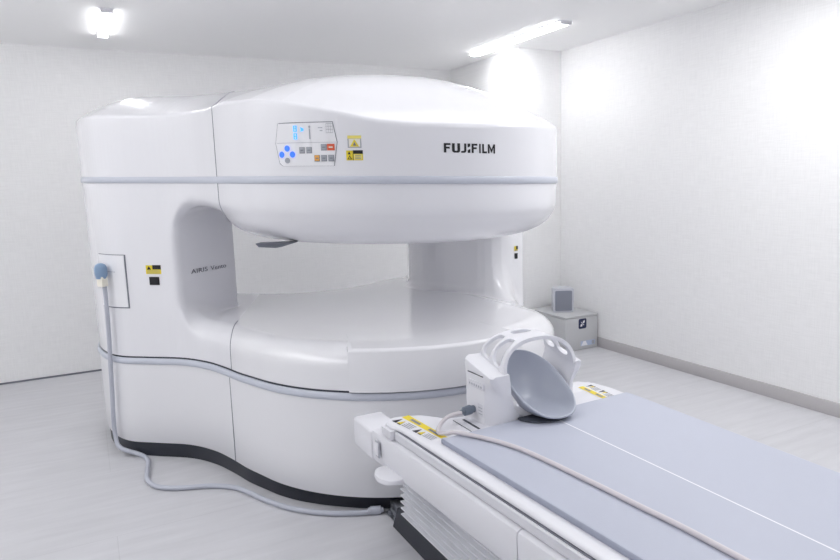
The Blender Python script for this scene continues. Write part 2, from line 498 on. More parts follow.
# lid
lid = Lid().f
P, Q = surface_nets(lid, (-.06, 2.2, 1.41), (2.6, 4.6, 2.0), .0105)
P = project(lid, P, 3)
cz = [(Vector((0, 0, 1.444)), Vector((0, 0, 1)))]
o, ed = cut_part('side_shoulder_cover', lid, P, Q, cz+left, SHELL, mri)
seam_lines('cover_seam', ed, mri)
cut_part('upper_magnet_lid', lid, P, Q, cz+right, SHELL, mri)

def ring_loft(name, prof, m, parent, dolift=False, closed=True):
    """prof: list of (offset, z)"""
    rings = []
    for d, z in prof:
        p = offset_plan(d, PLAN if dolift else PLANL)
        rings.append([(x, y, float(lift(x, y, z)) if dolift else z) for x, y in p])
    bm = loft(rings, True, closed)
    return obj(name, bm, m, parent, angle=50)
ring_loft('upper_trim', [(-.02, 1.416), (.000, 1.416), (.0035, 1.419), (.004, 1.432), (.003, 1.445), (.0, 1.4475), (-.02, 1.4475)], TRIM, mri, True)
ring_loft('lower_trim', [(-.02, .510), (.000, .510), (.006, .513), (.009, .523), (.008, .536), (.003, .543), (-.02, .544)], TRIM, mri)
ring_loft('shadow_gap', [(-.03, .543), (-.004, .543), (-.004, .5515), (-.03, .5515)], GAP, mri)
ring_loft('base_skirt', [(-.03, .078), (-.008, .078), (-.003, .084), (-.001, .25), (0, .5115), (-.03, .5115)], SKIRT, mri)
def kick_ring(z, e):
    P = PLANL; t = np.roll(P, -1, 0)-np.roll(P, 1, 0); t /= np.linalg.norm(t, axis=1)[:, None]
    d = -.010-e-.045*sstep((P[:, 0]-.5)/.4)          # the toe space deepens under the round front
    q = P+d[:, None]*np.stack([t[:, 1], -t[:, 0]], 1)
    return [(x, y, z) for x, y in q]
obj('kick_plate', loft([kick_ring(.001, .004), kick_ring(.079, .002)]), KICK, mri, angle=50)
# skirt joint
ps = PLAN[np.argmin(((PLAN-np.array([.548, 3.1]))**2).sum(1))]
tube('skirt_seam', [(ps[0]-.001, ps[1], .085), (ps[0], ps[1], .508)], .0018, SEAM, mri, 6)

# docking panel on the front of the lower magnet
def sector(r, a0, a1, n=40): return [cpt(a0+(a1-a0)*k/n, r) for k in range(n+1)]
am = math.degrees(math.asin(.54/.886)); AR = 15.
inner = sector(.60, AR+4, -am-9)
def dock(d):
    o = sector(.886+d, -am-math.degrees(d/.886), AR+math.degrees(d/.886)); return o+inner
rings = [[(x, y, z) for x, y in dock(d)] for d, z in ((0, .5515), (0, .722), (-.003, .730), (-.012, .7355), (-.02, .7362))]
obj('docking_panel', loft(rings), PLATE, mri, angle=50)

# small positioning fixture below the upper bowl
bm = loft([[(.66, 2.80, 1.160), (.83, 2.735, 1.160), (.86, 2.80, 1.160), (.70, 2.86, 1.160)],
           [(.675, 2.805, 1.143), (.745, 2.785, 1.136), (.78, 2.81, 1.136), (.71, 2.85, 1.143)]])
dz = Matrix.Translation((0.0, .06, .0))
bm.transform(dz)
obj('positioning_fixture', bm, FIXD, mri)

# mappers
def m_disc(r=.869):
    def f(u, v, off):        # u in degrees, v nominal height
        x, y = cpt(u, r+off); return (x, y, float(lift(x, y, v)))
    return f
def arc_table():
    i0 = 0; pts = PLAN[i0:i0+60]
    s = np.concatenate([[0], np.cumsum(np.linalg.norm(np.diff(pts, axis=0), axis=1))]); return pts, s
AP, AS = arc_table()
S0 = .03
def m_wall(u, v, off):
    u += S0
    x = np.interp(u, AS, AP[:, 0]); y = np.interp(u, AS, AP[:, 1])
    x2 = np.interp(u+.004, AS, AP[:, 0])-np.interp(u-.004, AS, AP[:, 0]); y2 = np.interp(u+.004, AS, AP[:, 1])-np.interp(u-.004, AS, AP[:, 1])
    L = math.hypot(x2, y2); nx, ny = y2/L, -x2/L
    return (x+nx*(off-.004), y+ny*(off-.004), float(lift(x, y, v)))
IN = (B_-A_)/np.linalg.norm(B_-A_)
def m_inner(u, v, off):
    p = A_+IN*u+np.array([IN[1], -IN[0]])*off
    return (p[0], p[1], float(lift(p[0], p[1], v)))

# maker lettering on the lid: condensed bold capitals with a split I
d = Decal(m_disc())
wds = [('F', -9.85, -7.95), ('U', -7.55, -5.2), ('J', -4.9, -3.35), ('F', -1.75, .05), ('I', .62, 1.12), ('L', 1.6, 3.15), ('M', 3.45, 5.95)]
def rc(a, b, c, e): return [(a, b), (c, b), (c, e), (a, e)]
GLY = {'F': [rc(0, 0, .36, 1), rc(.36, .80, 1, 1), rc(.36, .42, .88, .62)],
       'U': [rc(0, .22, .34, 1), rc(.66, .22, 1, 1), [(0, .22), (.07, .08), (.24, 0), (.5, 0), (.5, .2), (.40, .2), (.34, .26)], [(1, .22), (.66, .26), (.60, .2), (.5, .2), (.5, 0), (.76, 0), (.93, .08)]],
       'J': [rc(.58, .22, 1, 1), [(0, 0), (.6, 0), (.88, .07), (1, .22), (.58, .26), (.5, .2), (0, .2)]],
       'I': [rc(0, 0, 1, 1)], 'L': [rc(0, 0, .38, 1), rc(.38, 0, 1, .2)],
       'M': [rc(0, 0, .23, 1), rc(.77, 0, 1, 1), [(.23, 1), (.23, .62), (.44, .1), (.5, .1), (.5, .44)], [(.77, 1), (.5, .44), (.5, .1), (.56, .1), (.77, .62)]]}
for s, a, b in wds:
    for poly in GLY[s]: d.poly([(a+(b-a)*u, 1.540+.037*v) for u, v in poly], BLACK, .0012)
d.poly([(-2.95, 1.561), (-2.15, 1.566), (-2.15, 1.577), (-2.95, 1.577)], BLACK, .0012)
d.poly([(-2.95, 1.540), (-2.15, 1.540), (-2.15, 1.556), (-2.95, 1.551)], BLACK, .0012)
part_label(d.done('brand_lettering', mri), 'black maker name on the upper housing')
d = Decal(m_inner)
d.text('AIRIS', .105, .232, .966, .988, INK2, .006)
part_label(d.done('model_lettering', mri), 'first word of the grey model name on the side column')
d = Decal(m_inner)
d.text('Vento', .256, .385, .966, .988, INK2, .006)
part_label(d.done('model_lettering', mri), 'second word of the grey model name on the side column')

# control panel
d = Decal(m_disc())
def outline(k):
    return [(-56.4+k, 1.578), (-55.6+k, 1.655-k*.004), (-55.1+k, 1.659-k*.004), (-38.6-k, 1.659-k*.004), (-38.1-k, 1.655-k*.004), (-37.8-k, 1.58), (-38.0-k, 1.492+k*.004), (-38.6-k, 1.4865+k*.004), (-54.6+k, 1.4865+k*.004), (-55.3+k, 1.492+k*.004)]
def strip(o, m, off):
    # subdivided fill following the curvature
    top = 1.6
    us = np.linspace(min(p[0] for p in o), max(p[0] for p in o), 19)
    L = sorted(o, key=lambda p: p[0])
    def edge(u, hi):
        c = []
        n = len(o)
        for i in range(n):
            (a, b), (e, f) = o[i], o[(i+1) % n]
            if min(a, e)-1e-6 <= u <= max(a, e)+1e-6 and abs(a-e) > 1e-6: c.append(b+(f-b)*(u-a)/(e-a))
        return (max(c) if hi else min(c)) if c else 1.578
    i = d.mi(m); prev = None
    for u in us:
        u = min(max(u, us[0]+1e-4), us[-1]-1e-4)
        lo, hi = d.bm.verts.new(d.m(u, edge(u, False), off)), d.bm.verts.new(d.m(u, edge(u, True), off))
        if prev: d.bm.faces.new((prev[0], lo, hi, prev[1])).material_index = i
        prev = (lo, hi)
strip(outline(0), SEAM, .0008); strip(outline(.17), PANEL, .0016)
d.rect(-55.9, -38.1, 1.5782, 1.5798, LGREY, .002, 12)
d.rect(-54.9, -38.9, 1.656, 1.659, GREYINK, .002, 12)
cp = d.done('control_panel', mri)
part_label(cp, 'pale control panel with blue lamps and small keys')
def key(name, draw, lab=None):
    dd = Decal(m_disc()); draw(dd); o = dd.done(name, cp)
    if lab: o['label'] = lab
for (u, v) in ((-52.5, 1.557), (-54.35, 1.533), (-50.9, 1.533)):
    key('arrow_lamp', lambda q: q.disc(u, v, .85, .0125, BLUEL, .0035))
key('arrow_key', lambda q: q.disc(-52.6, 1.509, .85, .0115, KEYG, .0035))
def seg(q):
    for v0 in (1.622, 1.592):
        q.rect(-50.25, -49.15, v0, v0+.003, CYANL, .003, 2); q.rect(-50.25, -49.15, v0+.021, v0+.024, CYANL, .003, 2)
        q.rect(-50.25, -49.9, v0, v0+.024, CYANL, .003); q.rect(-49.5, -49.15, v0, v0+.024, CYANL, .003)
        q.rect(-50.25, -49.15, v0+.0105, v0+.0135, CYANL, .003, 2)
key('display_digits', seg, 'blue lit digits')
key('display_lamp', lambda q: (q.poly([(-48.2, 1.640), (-47.2, 1.634), (-47.1, 1.626), (-48.2, 1.621), (-47.9, 1.63)], CYANL, .003)))
for u, v, m in ((-47.9, 1.549, LGREY), (-45.8, 1.549, KEYG), (-41.6, 1.5595, KEYG), (-43.6, 1.517, ORANGE), (-41.65, 1.517, KEYG), (-39.65, 1.517, KEYG)):
    def dr(q, u=u, v=v, m=m):
        q.rect(u-.8, u+.8, v-.0125, v+.0125, GREYINK, .0025, 2); q.rect(u-.7, u+.65, v-.010, v+.0115, m, .0035, 2); q.rect(u-.4, u+.4, v-.002, v+.002, GREYINK, .004)
    key('key', dr)
def drr(q):
    q.rect(-40.65, -38.6, 1.547, 1.5725, RED, .0035, 2); q.rect(-40.2, -39.1, 1.557, 1.562, CREAM, .004)
key('key', drr, 'red key')
def ico(q):
    for k in range(4): q.rect(-40.75+.62*k, -40.70+.62*k, 1.615, 1.650, GREYINK, .0025)
    for v in (1.615, 1.628, 1.640, 1.650): q.rect(-40.75, -38.85, v, v+.001, GREYINK, .0025)
key('panel_markings', ico)
def ico(q):
    q.rect(-45.6, -45.2, 1.592, 1.634, LGREY, .0025); q.disc(-45.4, 1.640, .3, .005, LGREY, .0025)
key('panel_markings', ico)
def ico(q):
    q.rect(-43.0, -41.7, 1.634, 1.637, LGREY, .0025); q.rect(-42.5, -41.7, 1.623, 1.626, LGREY, .0025)
key('panel_markings', ico)

# warning stickers on the upper housing
d = Decal(m_disc())
d.rect(-35.1, -31.5, 1.556, 1.601, LGREY, .001, 3); d.rect(-35.1, -31.5, 1.592, 1.604, YELLOW2, .0015, 3); d.rect(-34.8, -31.8, 1.560, 1.591, CREAM, .0015, 3)
d.poly([(-34.5, 1.561), (-32.1, 1.561), (-33.3, 1.590)], YELLOW, .002); d.poly([(-33.75, 1.565), (-32.85, 1.565), (-33.3, 1.580)], GREYINK, .0025)
part_label(d.done('warning_sticker', mri), 'white sticker with a yellow warning triangle, upper of two beside the control panel')
d = Decal(m_disc())
d.rect(-35.6, -31.2, 1.508, 1.546, YELLOW, .001, 3); d.rect(-33.8, -31.2, 1.533, 1.547, BLACK, .0015, 2); d.rect(-33.6, -31.4, 1.510, 1.531, YELLOW2, .002, 2)
d.rect(-33.85, -33.7, 1.508, 1.533, BLACK, .002)
for k in range(3): d.rect(-33.3, -31.7, 1.514+.0055*k, 1.516+.0055*k, GREYINK, .0025)
d.poly([(-35.3, 1.512), (-34.1, 1.512), (-34.7, 1.528)], BLACK, .002); d.poly([(-35.0, 1.514), (-34.4, 1.514), (-34.7, 1.523)], YELLOW, .0025)
d.poly([(-35.2, 1.531), (-34.4, 1.531), (-34.8, 1.543)], BLACK, .002)
part_label(d.done('warning_sticker', mri), 'yellow and black sticker, lower of two beside the control panel')

# access hatch, stickers on the side column
d = Decal(m_wall)
d.rect(.158, .367, .806, 1.070, SEAM, .002, 8, .004); d.rect(.160, .360, .812, 1.067, PANEL, .0045, 8, .004)
d.rect(.245, .30, .985, .9875, LGREY, .005, 2)
part_label(d.done('access_hatch', mri), 'square white hatch on the side column')
d = Decal(m_wall)
d.rect(.478, .562, .978, 1.020, YELLOW, .0015, 3); d.rect(.515, .562, 1.0, 1.021, BLACK, .002, 2)
for k in range(3): d.rect(.485, .555, .981+.006*k, .983+.006*k, GREYINK, .0022, 2)
d.poly([(.484, .999), (.508, .999), (.496, 1.016)], BLACK, .002)
part_label(d.done('warning_sticker', mri), 'yellow sticker on the side column')
d = Decal(m_wall)
d.rect(.492, .548, .924, .964, BLACK, .0015, 3)
part_label(d.done('black_sticker', mri), 'black square sticker on the side column')

# stickers on the rear column
def m_rear(u, v, off):
    a_, b_ = 2.9, 3.5
    for _ in range(40):
        m_ = (a_+b_)/2
        if float(body(np.array([u]), np.array([m_]), np.array([v]))[0]) > 0: a_ = m_
        else: b_ = m_
    return (u, a_-off, float(lift(u, a_, v)))
d = Decal(m_rear)
d.rect(2.306, 2.337, .985, 1.016, YELLOW, .003); d.rect(2.322, 2.3375, .995, 1.017, BLACK, .0036)
for k in range(2): d.rect(2.309, 2.334, .987+.004*k, .989+.004*k, GREYINK, .0038)
part_label(d.done('warning_sticker', mri), 'yellow sticker on the rear column')
d = Decal(m_rear)
d.rect(2.308, 2.336, .934, .970, BLACK, .003)
part_label(d.done('black_sticker', mri), 'black square sticker on the rear column')

# ------------------------------------------------------------------ floor cable with its plug on the hatch
cab = thing('scanner_cable', 'grey cable hanging from a blue plug on the scanner hatch and lying on the floor', 'cable')
def wp(u, z, off): return m_wall(u, z, off)
pts = [wp(.250, .93, .036), wp(.250, .86, .034), wp(.246, .72, .034), wp(.240, .56, .036), wp(.236, .50, .036), wp(.222, .36, .034), wp(.208, .2, .034), wp(.21, .11, .034), wp(.25, .05, .038)]
pts += [(x, y, .0125) for x, y in [(.158, 3.61), (.179, 3.509), (.163, 3.372), (.158, 3.263), (.196, 3.164), (.284, 3.099), (.413, 3.046), (.510, 2.970), (.562, 2.875), (.610, 2.765), (.690, 2.630), (.805, 2.517), (.925, 2.447), (.985, 2.425)]]
tube('cord', catmull(pts, 6), .0115, CABLE, cab, 10)
bm = bmesh.new()
c0 = Vector(wp(.248, 1.0, .045))
bm_tube(bm, [c0+Vector((0, 0, z)) for z in (-.045, -.02, .01, .026, .034)], [.026, .031, .031, .024, .010], 16)
obj('plug_head', bm, PLUGB, cab, angle=50)
q = Vector(wp(.252, .945, .045))
bm = bmesh.new(); bm_box(bm, -.021, .021, -.019, .019, -.028, .028, .006)
bm.transform(Matrix.Translation(q) @ Matrix.Rotation(math.radians(-52), 4, 'Z'))
obj('plug_body', bm, CREAM, cab)
bm = bmesh.new()
bm_tube(bm, [(.965, 2.434, .0185), (.972, 2.431, .0185), (.974, 2.43, .0185), (1.015, 2.412, .0185), (1.017, 2.411, .0185), (1.026, 2.407, .0185)], [.012, .013, .018, .018, .012, .010], 12)
obj('plug_end', bm, CABLE, cab, angle=40)

# ------------------------------------------------------------------ patient table
tab = thing('patient_table', 'long white patient table with grey bellows under it in front of the scanner', 'table')
Y0, YE = -.35, 2.05
def xl(x, y): return x+.05*(1.76-max(y, -.2))       # left-hand lines run slightly outward to the far end
def xr(x, y): return x-.03*(1.76-max(y, -.2))
ys = [Y0, .3, .8, 1.2, 1.6, 1.9]
ZS = .563
# slab: plan with two horns and a hollow following the round magnet
def slab_plan(inset):
    i = inset
    end = [(1.775-i, 2.035-i), (1.73, 2.04-i), (1.69+i, 2.01-i), (1.655+i, 1.955-i), (1.50, 1.925-i), (1.385, 1.92-i), (1.27, 1.925-i), (1.115-i, 1.945-i), (1.065-i, 1.99-i), (1.03-i, 2.03-i), (.98, 2.05-i), (.935, 2.062-i), (.905+i, 2.05-i), (.885+i, 2.025-i)]
    e = [tuple(p) for p in catmull(end, 4)]
    return [(.889+i, 1.985), (.897+i, 1.968), (xl(.912, 1.95)+i, 1.95)]+[(xl(.915, y)+i, y) for y in reversed(ys)]+[(xr(1.825, y)-i, y) for y in ys]+[(1.815-i, 1.98)]+e
rings = [[(x, y, z) for x, y in slab_plan(i)] for i, z in ((.010, .549), (.0, .551), (.0, .556), (.003, .561), (.009, .563))]
obj('table_top', loft(rings), WHITE, tab, angle=50)
# coil dock plate with slot
bm = bmesh.new(); bm_box(bm, 1.105, 1.70, 1.79, 1.918, ZS-.004, ZS+.0015, .001)
dp = obj('coil_dock', bm, OFFW, tab)
bm = bmesh.new()
bm_box(bm, 1.128, 1.137, 1.795, 1.90, ZS+.001, ZS+.0025)
bm_box(bm, 1.098, 1.1005, 1.79, 1.915, ZS-.001, ZS+.0012)
obj('slot', bm, GAP, dp)

def side_strip(name, prof, y_far, y_near, m, sgn=-1, nseg=5, angle=40):
    rings = []
    for k in range(nseg+1):
        y = y_far+(y_near-y_far)*k/nseg
        rings.append([((xl(x, y) if sgn < 0 else xr(2.71-x, y)), y, z) for x, z in prof])
    return obj(name, loft(rings), m, tab, angle=angle)
for sgn in (-1, 1):
    side_strip('side_rail', [(.903, .517), (.902, .543), (.905, .5465), (.95, .5465), (.95, .517)], 1.965, Y0, OFFW, sgn)
    side_strip('end_block', [(.889, .5185), (.887, .523), (.887, .5495), (.95, .5495), (.95, .5185)], 2.035, 1.968, WHITE, sgn, 2)
    side_strip('rail_gap', [(.910, .505), (.910, .549), (1.0, .549), (1.0, .505)], 2.03, Y0, SEAM, sgn)
    pr = [(.890, .396), (.887, .496), (.890, .506), (.899, .5115), (.96, .5115), (.96, .388), (.896, .388)]
    side_strip('side_panel', pr, 2.115, 1.275, WHITE, sgn)
    side_strip('side_panel', pr, 1.271, Y0, WHITE, sgn)
    side_strip('underframe', [(.99, .29), (.955, .387), (1.1, .387), (1.1, .29)], 2.115, Y0, UNDER, sgn)
# far cross end under the table top
bm = loft([[(.90, y, z) for y, z in ((2.0, .42), (2.0, .519), (1.9, .519), (1.9, .42))], [(1.80, y, z) for y, z in ((2.0, .42), (2.0, .519), (1.9, .519), (1.9, .42))]])
obj('end_beam', bm, OFFW, tab)
# docking arm blocks
for x0, x1 in ((.866, .99), (1.72, 1.835)):
    box('docking_arm', x0, x1, 2.12, 2.30, .388, .503, WHITE, tab, .012, 3)
# bellows: pleated skirt
nple = 8
def bell_ring(d, z):
    return [(xl(.985, Y0)+d, Y0, z), (xl(.985, .9)+d, .9, z), (1.008+d, 2.19-d, z), (1.762-d, 2.19-d, z), (xr(1.745, .9)-d, .9, z), (xr(1.745, Y0)-d, Y0, z)]
rings = []
for k in range(nple):
    z0 = .088+(.300-.088)*k/nple; h = (.300-.088)/nple
    rings += [bell_ring(.024, z0), bell_ring(.024, z0+h*.15), bell_ring(.0, z0+h*.55), bell_ring(.0, z0+h*.72)]
rings += [bell_ring(.024, .302)]
obj('bellows', loft(rings), BELL, tab, angle=25)
def plinth(i): return [(1.016+i, Y0), (1.016+i, 2.29-i), (1.085, 2.29-i), (1.13, 2.245-i), (1.64, 2.245-i), (1.685, 2.29-i), (1.75-i, 2.29-i), (1.75-i, Y0)]
bm = loft([[(x, y, z) for x, y in plinth(i)] for i, z in ((0, .001), (.016, .086))])
obj('base_plinth', bm, KICK, tab)
# oval hand lever on the left side
bm = bmesh.new()
pts2 = [(.0, -.075), (-.03, -.075), (-.062, -.062), (-.08, -.03), (-.082, .005), (-.07, .04), (-.045, .06), (.0, .06)]
pp = catmull(pts2, 4)
rings = [[(.896+x*s, 1.965+y*s, z-.006) for x, y in pp] for s, z in ((.86, .388), (.97, .392), (1.0, .400), (.97, .409), (.86, .413))]
obj('release_lever', loft(rings), WHITE, tab, angle=50)
bm = bmesh.new(); bm_box(bm, .863, .868, 2.045, 2.075, .425, .485, .001); bm_box(bm, .8615, .8635, 2.049, 2.071, .43, .48, .0005, mi=1)
obj('latch', bm, [LGREY, WHITE], tab)
# anchor bracket to the scanner base
bm = bmesh.new()
bm_box(bm, 1.035, 1.11, 2.285, 2.41, .001, .006)
bm_box(bm, 1.06, 1.10, 2.285, 2.41, .006, .05, .004)
bm_tube(bm, [(1.045, 2.32, .006), (1.045, 2.32, .022)], .010, 8)
bm_tube(bm, [(1.048, 2.385, .006), (1.048, 2.385, .022)], .009, 8)
bm_tube(bm, [(1.062, 2.395, .03), (1.045, 2.36, .034), (1.04, 2.30, .030)], .006, 8)
part_label(obj('anchor_bracket', bm, STEEL, tab), 'steel floor bracket')
# yellow warning strips on the two horns
def m_top(u, v, off): return (u, v, ZS+off)
def horn_label(pts, lab):
    (x0, y0), (x1, y1), (x2, y2), (x3, y3) = pts       # outer-far, inner-far, inner-near, outer-near
    def mp(u, v, off):
        a = np.array([x0, y0])*(1-u)+np.array([x1, y1])*u; b = np.array([x3, y3])*(1-u)+np.array([x2, y2])*u
        p = a*(1-v)+b*v; return (p[0], p[1], ZS+off)
    d = Decal(mp)
    d.rect(0, 1, 0, 1, WHITE, .0006); d.rect(.62, 1, 0, 1, YELLOW, .0012)
    for v in (.1, .55): d.text('!', .76, .86, v+.05, v+.06, BLACK, .0016) if False else d.rect(.72, .90, v+.06, v+.30, GREYINK, .0014)
    for v in (.02, .50):
        d.poly([(.05, v+.10), (.05, v), (.55, v+.05)], BLACK, .0014); d.poly([(.12, v+.10), (.12, v+.19), (.5, v+.15)], YELLOW, .0013)
        d.poly([(.05, v+.12), (.05, v+.2), (.45, v+.16)], BLACK, .0012)
        for k in range(4): d.rect(.08+.12*k, .13+.12*k, v+.22, v+.42, GREYINK, .0012)
    o = d.done('warning_strip', tab); o['label'] = lab
horn_label([(.905, 2.03), (.987, 2.045), (1.005, 1.785), (.945, 1.775)], 'yellow and white warning strip on the table corner nearest the lever')
horn_label([(1.785, 1.965), (1.715, 1.965), (1.700, 1.80), (1.765, 1.80)], 'yellow and white warning strip on the far table corner')

# mat
ML, MR, MY = .962, 1.803, 1.765
mt = thing('table_mat', 'blue-grey padded mat with a thin white centre line on the patient table', 'mat')
def mat_plan(i):
    yy = [Y0, .3, .8, 1.2, 1.6, MY-.008-i*.0]
    L = [(xl(ML, y)+i, y) for y in reversed(yy)]; R = [(xr(MR, y)-i, y) for y in yy]
    return L+R+[(MR-.01, MY+.02-i), (ML+.03, MY-.008-i)]
rings = [[(x, y, z) for x, y in mat_plan(i)] for i, z in ((.001, .5635), (.0, .568), (.0, .576), (.003, .580), (.008, .5815))]
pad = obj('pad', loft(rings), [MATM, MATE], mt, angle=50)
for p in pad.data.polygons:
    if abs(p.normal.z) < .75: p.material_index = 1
bm = bmesh.new()
a = [(1.3835, MY-.008), (1.3885, MY-.008), (1.3905, Y0), (1.3855, Y0)]
bm.faces.new([bm.verts.new((x, y, .5818)) for x, y in a])
obj('centre_line', bm, STRIPE, mt)

# ------------------------------------------------------------------ head coil
HX, HYF, HZ = 1.365, 1.765, .5655
coil = thing('head_coil', 'white openwork head coil with a grey head cradle at the table end', 'coil', loc=(HX, 1.86, HZ))
def L3(x, y, z): return (x, y-1.86+HYF+.095, z)
YFC, YBC = -.088, .082      # local front / back
def housing_ring(y, shrink, k):
    fr = (y-YFC)/(YBC-YFC); dz = .042*fr
    ch = .045*max(0, 1-(y-YFC)/.045)          # plan chamfer of the front corners, low down only
    o = [(-.200, 0), (-.200, .05), (-.200, .095), (-.2005, .115), (-.203, .14), (-.206, .160), (-.203, .174), (-.192, .180)]
    wt = [1, 1, 1, .75, .3, .08, 0, 0]
    inn = [(-.126, .178), (-.122, .15), (-.119, .11), (-.108, .06), (-.083, .026), (-.045, .012), (0, .010)]
    h = [(x+ch*w+shrink, z+dz*min(1, z/.1)) for (x, z), w in zip(o, wt)]+[(x, z+dz*max(0, (z-.06)/.12)) for x, z in inn]
    rin = [(.172, .178), (.166, .15), (.146, .112), (.130, .06), (.10, .026), (.05, .012)]
    rin = [(x, z+dz*max(0, (z-.06)/.12)) for x, z in rin]
    full = h+rin[::-1]+[(-x, z) for x, z in reversed(h[:len(o)])]
    return [(x, y, z) for x, z in full]
rings = [housing_ring(YFC, .008, 0)]+[housing_ring(y, 0, 0) for y in (YFC+.006, YFC+.02, YFC+.034, YFC+.045, .0, .04, YBC-.012)]+[housing_ring(YBC, .012, 0)]
hb = obj('housing', loft(rings), COILW, coil, angle=40)
bm = bmesh.new()
bm_box(bm, -.2065, -.199, -.045, .05, .122, .146, .003)
bm_box(bm, -.2068, -.2045, -.045, .05, .172, .175, mi=2)
for k in range(6): bm_box(bm, -.2072, -.206, -.036+.014*k, -.029+.014*k, .130, .137, mi=1)
obj('label_strip', bm, [OFFW, LGREY, GAP], hb)
bm = bmesh.new()
bm_box(bm, -.2012, -.1995, -.035, -.002, .025, .07, mi=0)
for k in range(3): bm_box(bm, -.2016, -.201, -.031, -.006, .032+.011*k, .035+.011*k, mi=1)
obj('rating_plate', bm, [OFFW, LGREY], hb)

# cage: arched shell with windows
def cage_pt(t, yv):
    """t 0..1 from left shoulder over the crown to the right shoulder, yv 0 front .. 1 back"""
    a = math.pi*(1-t)
    wx = .162-.010*yv
    ex = 2/2.35
    c, s_ = math.cos(a), math.sin(a)
    x = .017+math.copysign(abs(c)**ex, c)*wx
    foot = .172+.040*yv; crown = .288+.002*yv
    z = foot+abs(s_)**ex*(crown-foot)
    lean = .022*s_
    y0, y1 = YFC+.006, YBC-.010
    y = y0+lean*(1-yv)+(y1-y0)*yv
    return Vector((x, y, z))
def rrect(t, y, t0, t1, y0, y1, k=3.6):
    u = (t-(t0+t1)/2)/((t1-t0)/2); v = (y-(y0+y1)/2)/((y1-y0)/2)
    return abs(u)**k+abs(v)**k-1
WIN = []
for (a, b) in ((.03, .365), (.635, .97)):
    WIN += [(a, b, .125, .51), (a, b, .595, .925)]
WIN += [(.43, .57, .56, .88)]
def hole(t, y): return min(rrect(t, y, *w) for w in WIN)
bm = bmesh.new(); G = {}
NT, NY = 132, 56
TV = [i/NT for i in range(NT+1)]; YV = [j/NY for j in range(NY+1)]
def vert(i, j):
    if (i, j) not in G: G[i, j] = bm.verts.new(cage_pt(TV[i], YV[j]))
    return G[i, j]
for i in range(NT):
    for j in range(NY):
        if hole((TV[i]+TV[i+1])/2, (YV[j]+YV[j+1])/2) > 0:
            bm.faces.new((vert(i, j), vert(i+1, j), vert(i+1, j+1), vert(i, j+1)))
# relax stair-stepped window borders
keep_ = {G[k] for k in G if k[0] in (0, NT) or k[1] in (0, NY)}
for _ in range(14):
    new = {}
    for v in bm.verts:
        if v in keep_: continue
        be = [e for e in v.link_edges if e.is_boundary]
        if len(be) == 2:
            nb = [e.other_vert(v).co for e in be]; new[v] = v.co*.5+(nb[0]+nb[1])*.25
    for v, c in new.items(): v.co = c
me = bpy.data.meshes.new('cage'); bmesh.ops.recalc_face_normals(bm, faces=bm.faces); bm.to_mesh(me); bm.free()
cage = link('cage', me, COILW, coil, True)
md = cage.modifiers.new('thick', 'SOLIDIFY'); md.thickness = .014; md.offset = -1
md = cage.modifiers.new('bev', 'BEVEL'); md.width = .0035; md.segments = 2; md.limit_method = 'ANGLE'; md.angle_limit = math.radians(50)

# head cradle: a scoop with a tilted oval rim
bm = bmesh.new(); NR, NA = 14, 56
FRT = Vector((.016, -.205, .036)); BCK = Vector((.012, .066, .212))
def scoop(rho, a):
    c = (FRT+BCK)/2; e = (BCK-FRT)/2; n = Vector((0, -e.z, e.y)).normalized()
    wx = .109
    ca, sa = math.cos(a), math.sin(a)
    p = c+Vector((wx*math.copysign(abs(sa)**.95, sa)*rho, 0, 0))+e*(math.copysign(abs(ca)**.85, ca)*rho)
    return p-n*(.098*(1-rho**2.6))
Vr = [[bm.verts.new(scoop(k/NR, 2*math.pi*j/NA)) for j in range(NA)] for k in range(1, NR+1)]
cc = bm.verts.new(scoop(0, 0))
for j in range(NA): bm.faces.new((cc, Vr[0][j], Vr[0][(j+1) % NA]))
for a, b in zip(Vr[:-1], Vr[1:]):
    for j in range(NA): bm.faces.new((a[j], b[j], b[(j+1) % NA], a[(j+1) % NA]))
for v in bm.verts:                                # soft floor: keep the bowl above the table
    lo = .030
    if v.co.z < lo+.02: v.co.z = lo+.02*math.exp((v.co.z-lo-.02)/.02)
bmesh.ops.recalc_face_normals(bm, faces=bm.faces)
if cc.normal.dot(Vector((0, -.5, .8))) > 0: bmesh.ops.reverse_faces(bm, faces=bm.faces)
me = bpy.data.meshes.new('head_cradle'); bm.to_mesh(me); bm.free()
cr = link('head_cradle', me, CRADLE, coil, True)
md = cr.modifiers.new('thick', 'SOLIDIFY'); md.thickness = .008; md.offset = 1
md = cr.modifiers.new('bev', 'BEVEL'); md.width = .003; md.segments = 2; md.limit_method = 'ANGLE'; md.angle_limit = math.radians(50)
cr['label'] = 'grey scooped head cradle'
# dark cushion under the cradle lip
bm = bmesh.new()
pp = [(.006+.108*math.sin(a), -.10-.086*math.cos(a)) for a in [math.pi*k/20-math.pi/2 for k in range(21)]]
rings = [[(x*s_, -.10+(y+.10)*s_, z) for x, y in pp] for s_, z in ((.93, .0168), (1.0, .0185), (1.0, .0225), (.95, .0245))]
o = obj('cushion', loft(rings), CUSH, coil, angle=50); o['label'] = 'dark cushion under the cradle lip'
coil.rotation_euler.z = math.radians(1.5)

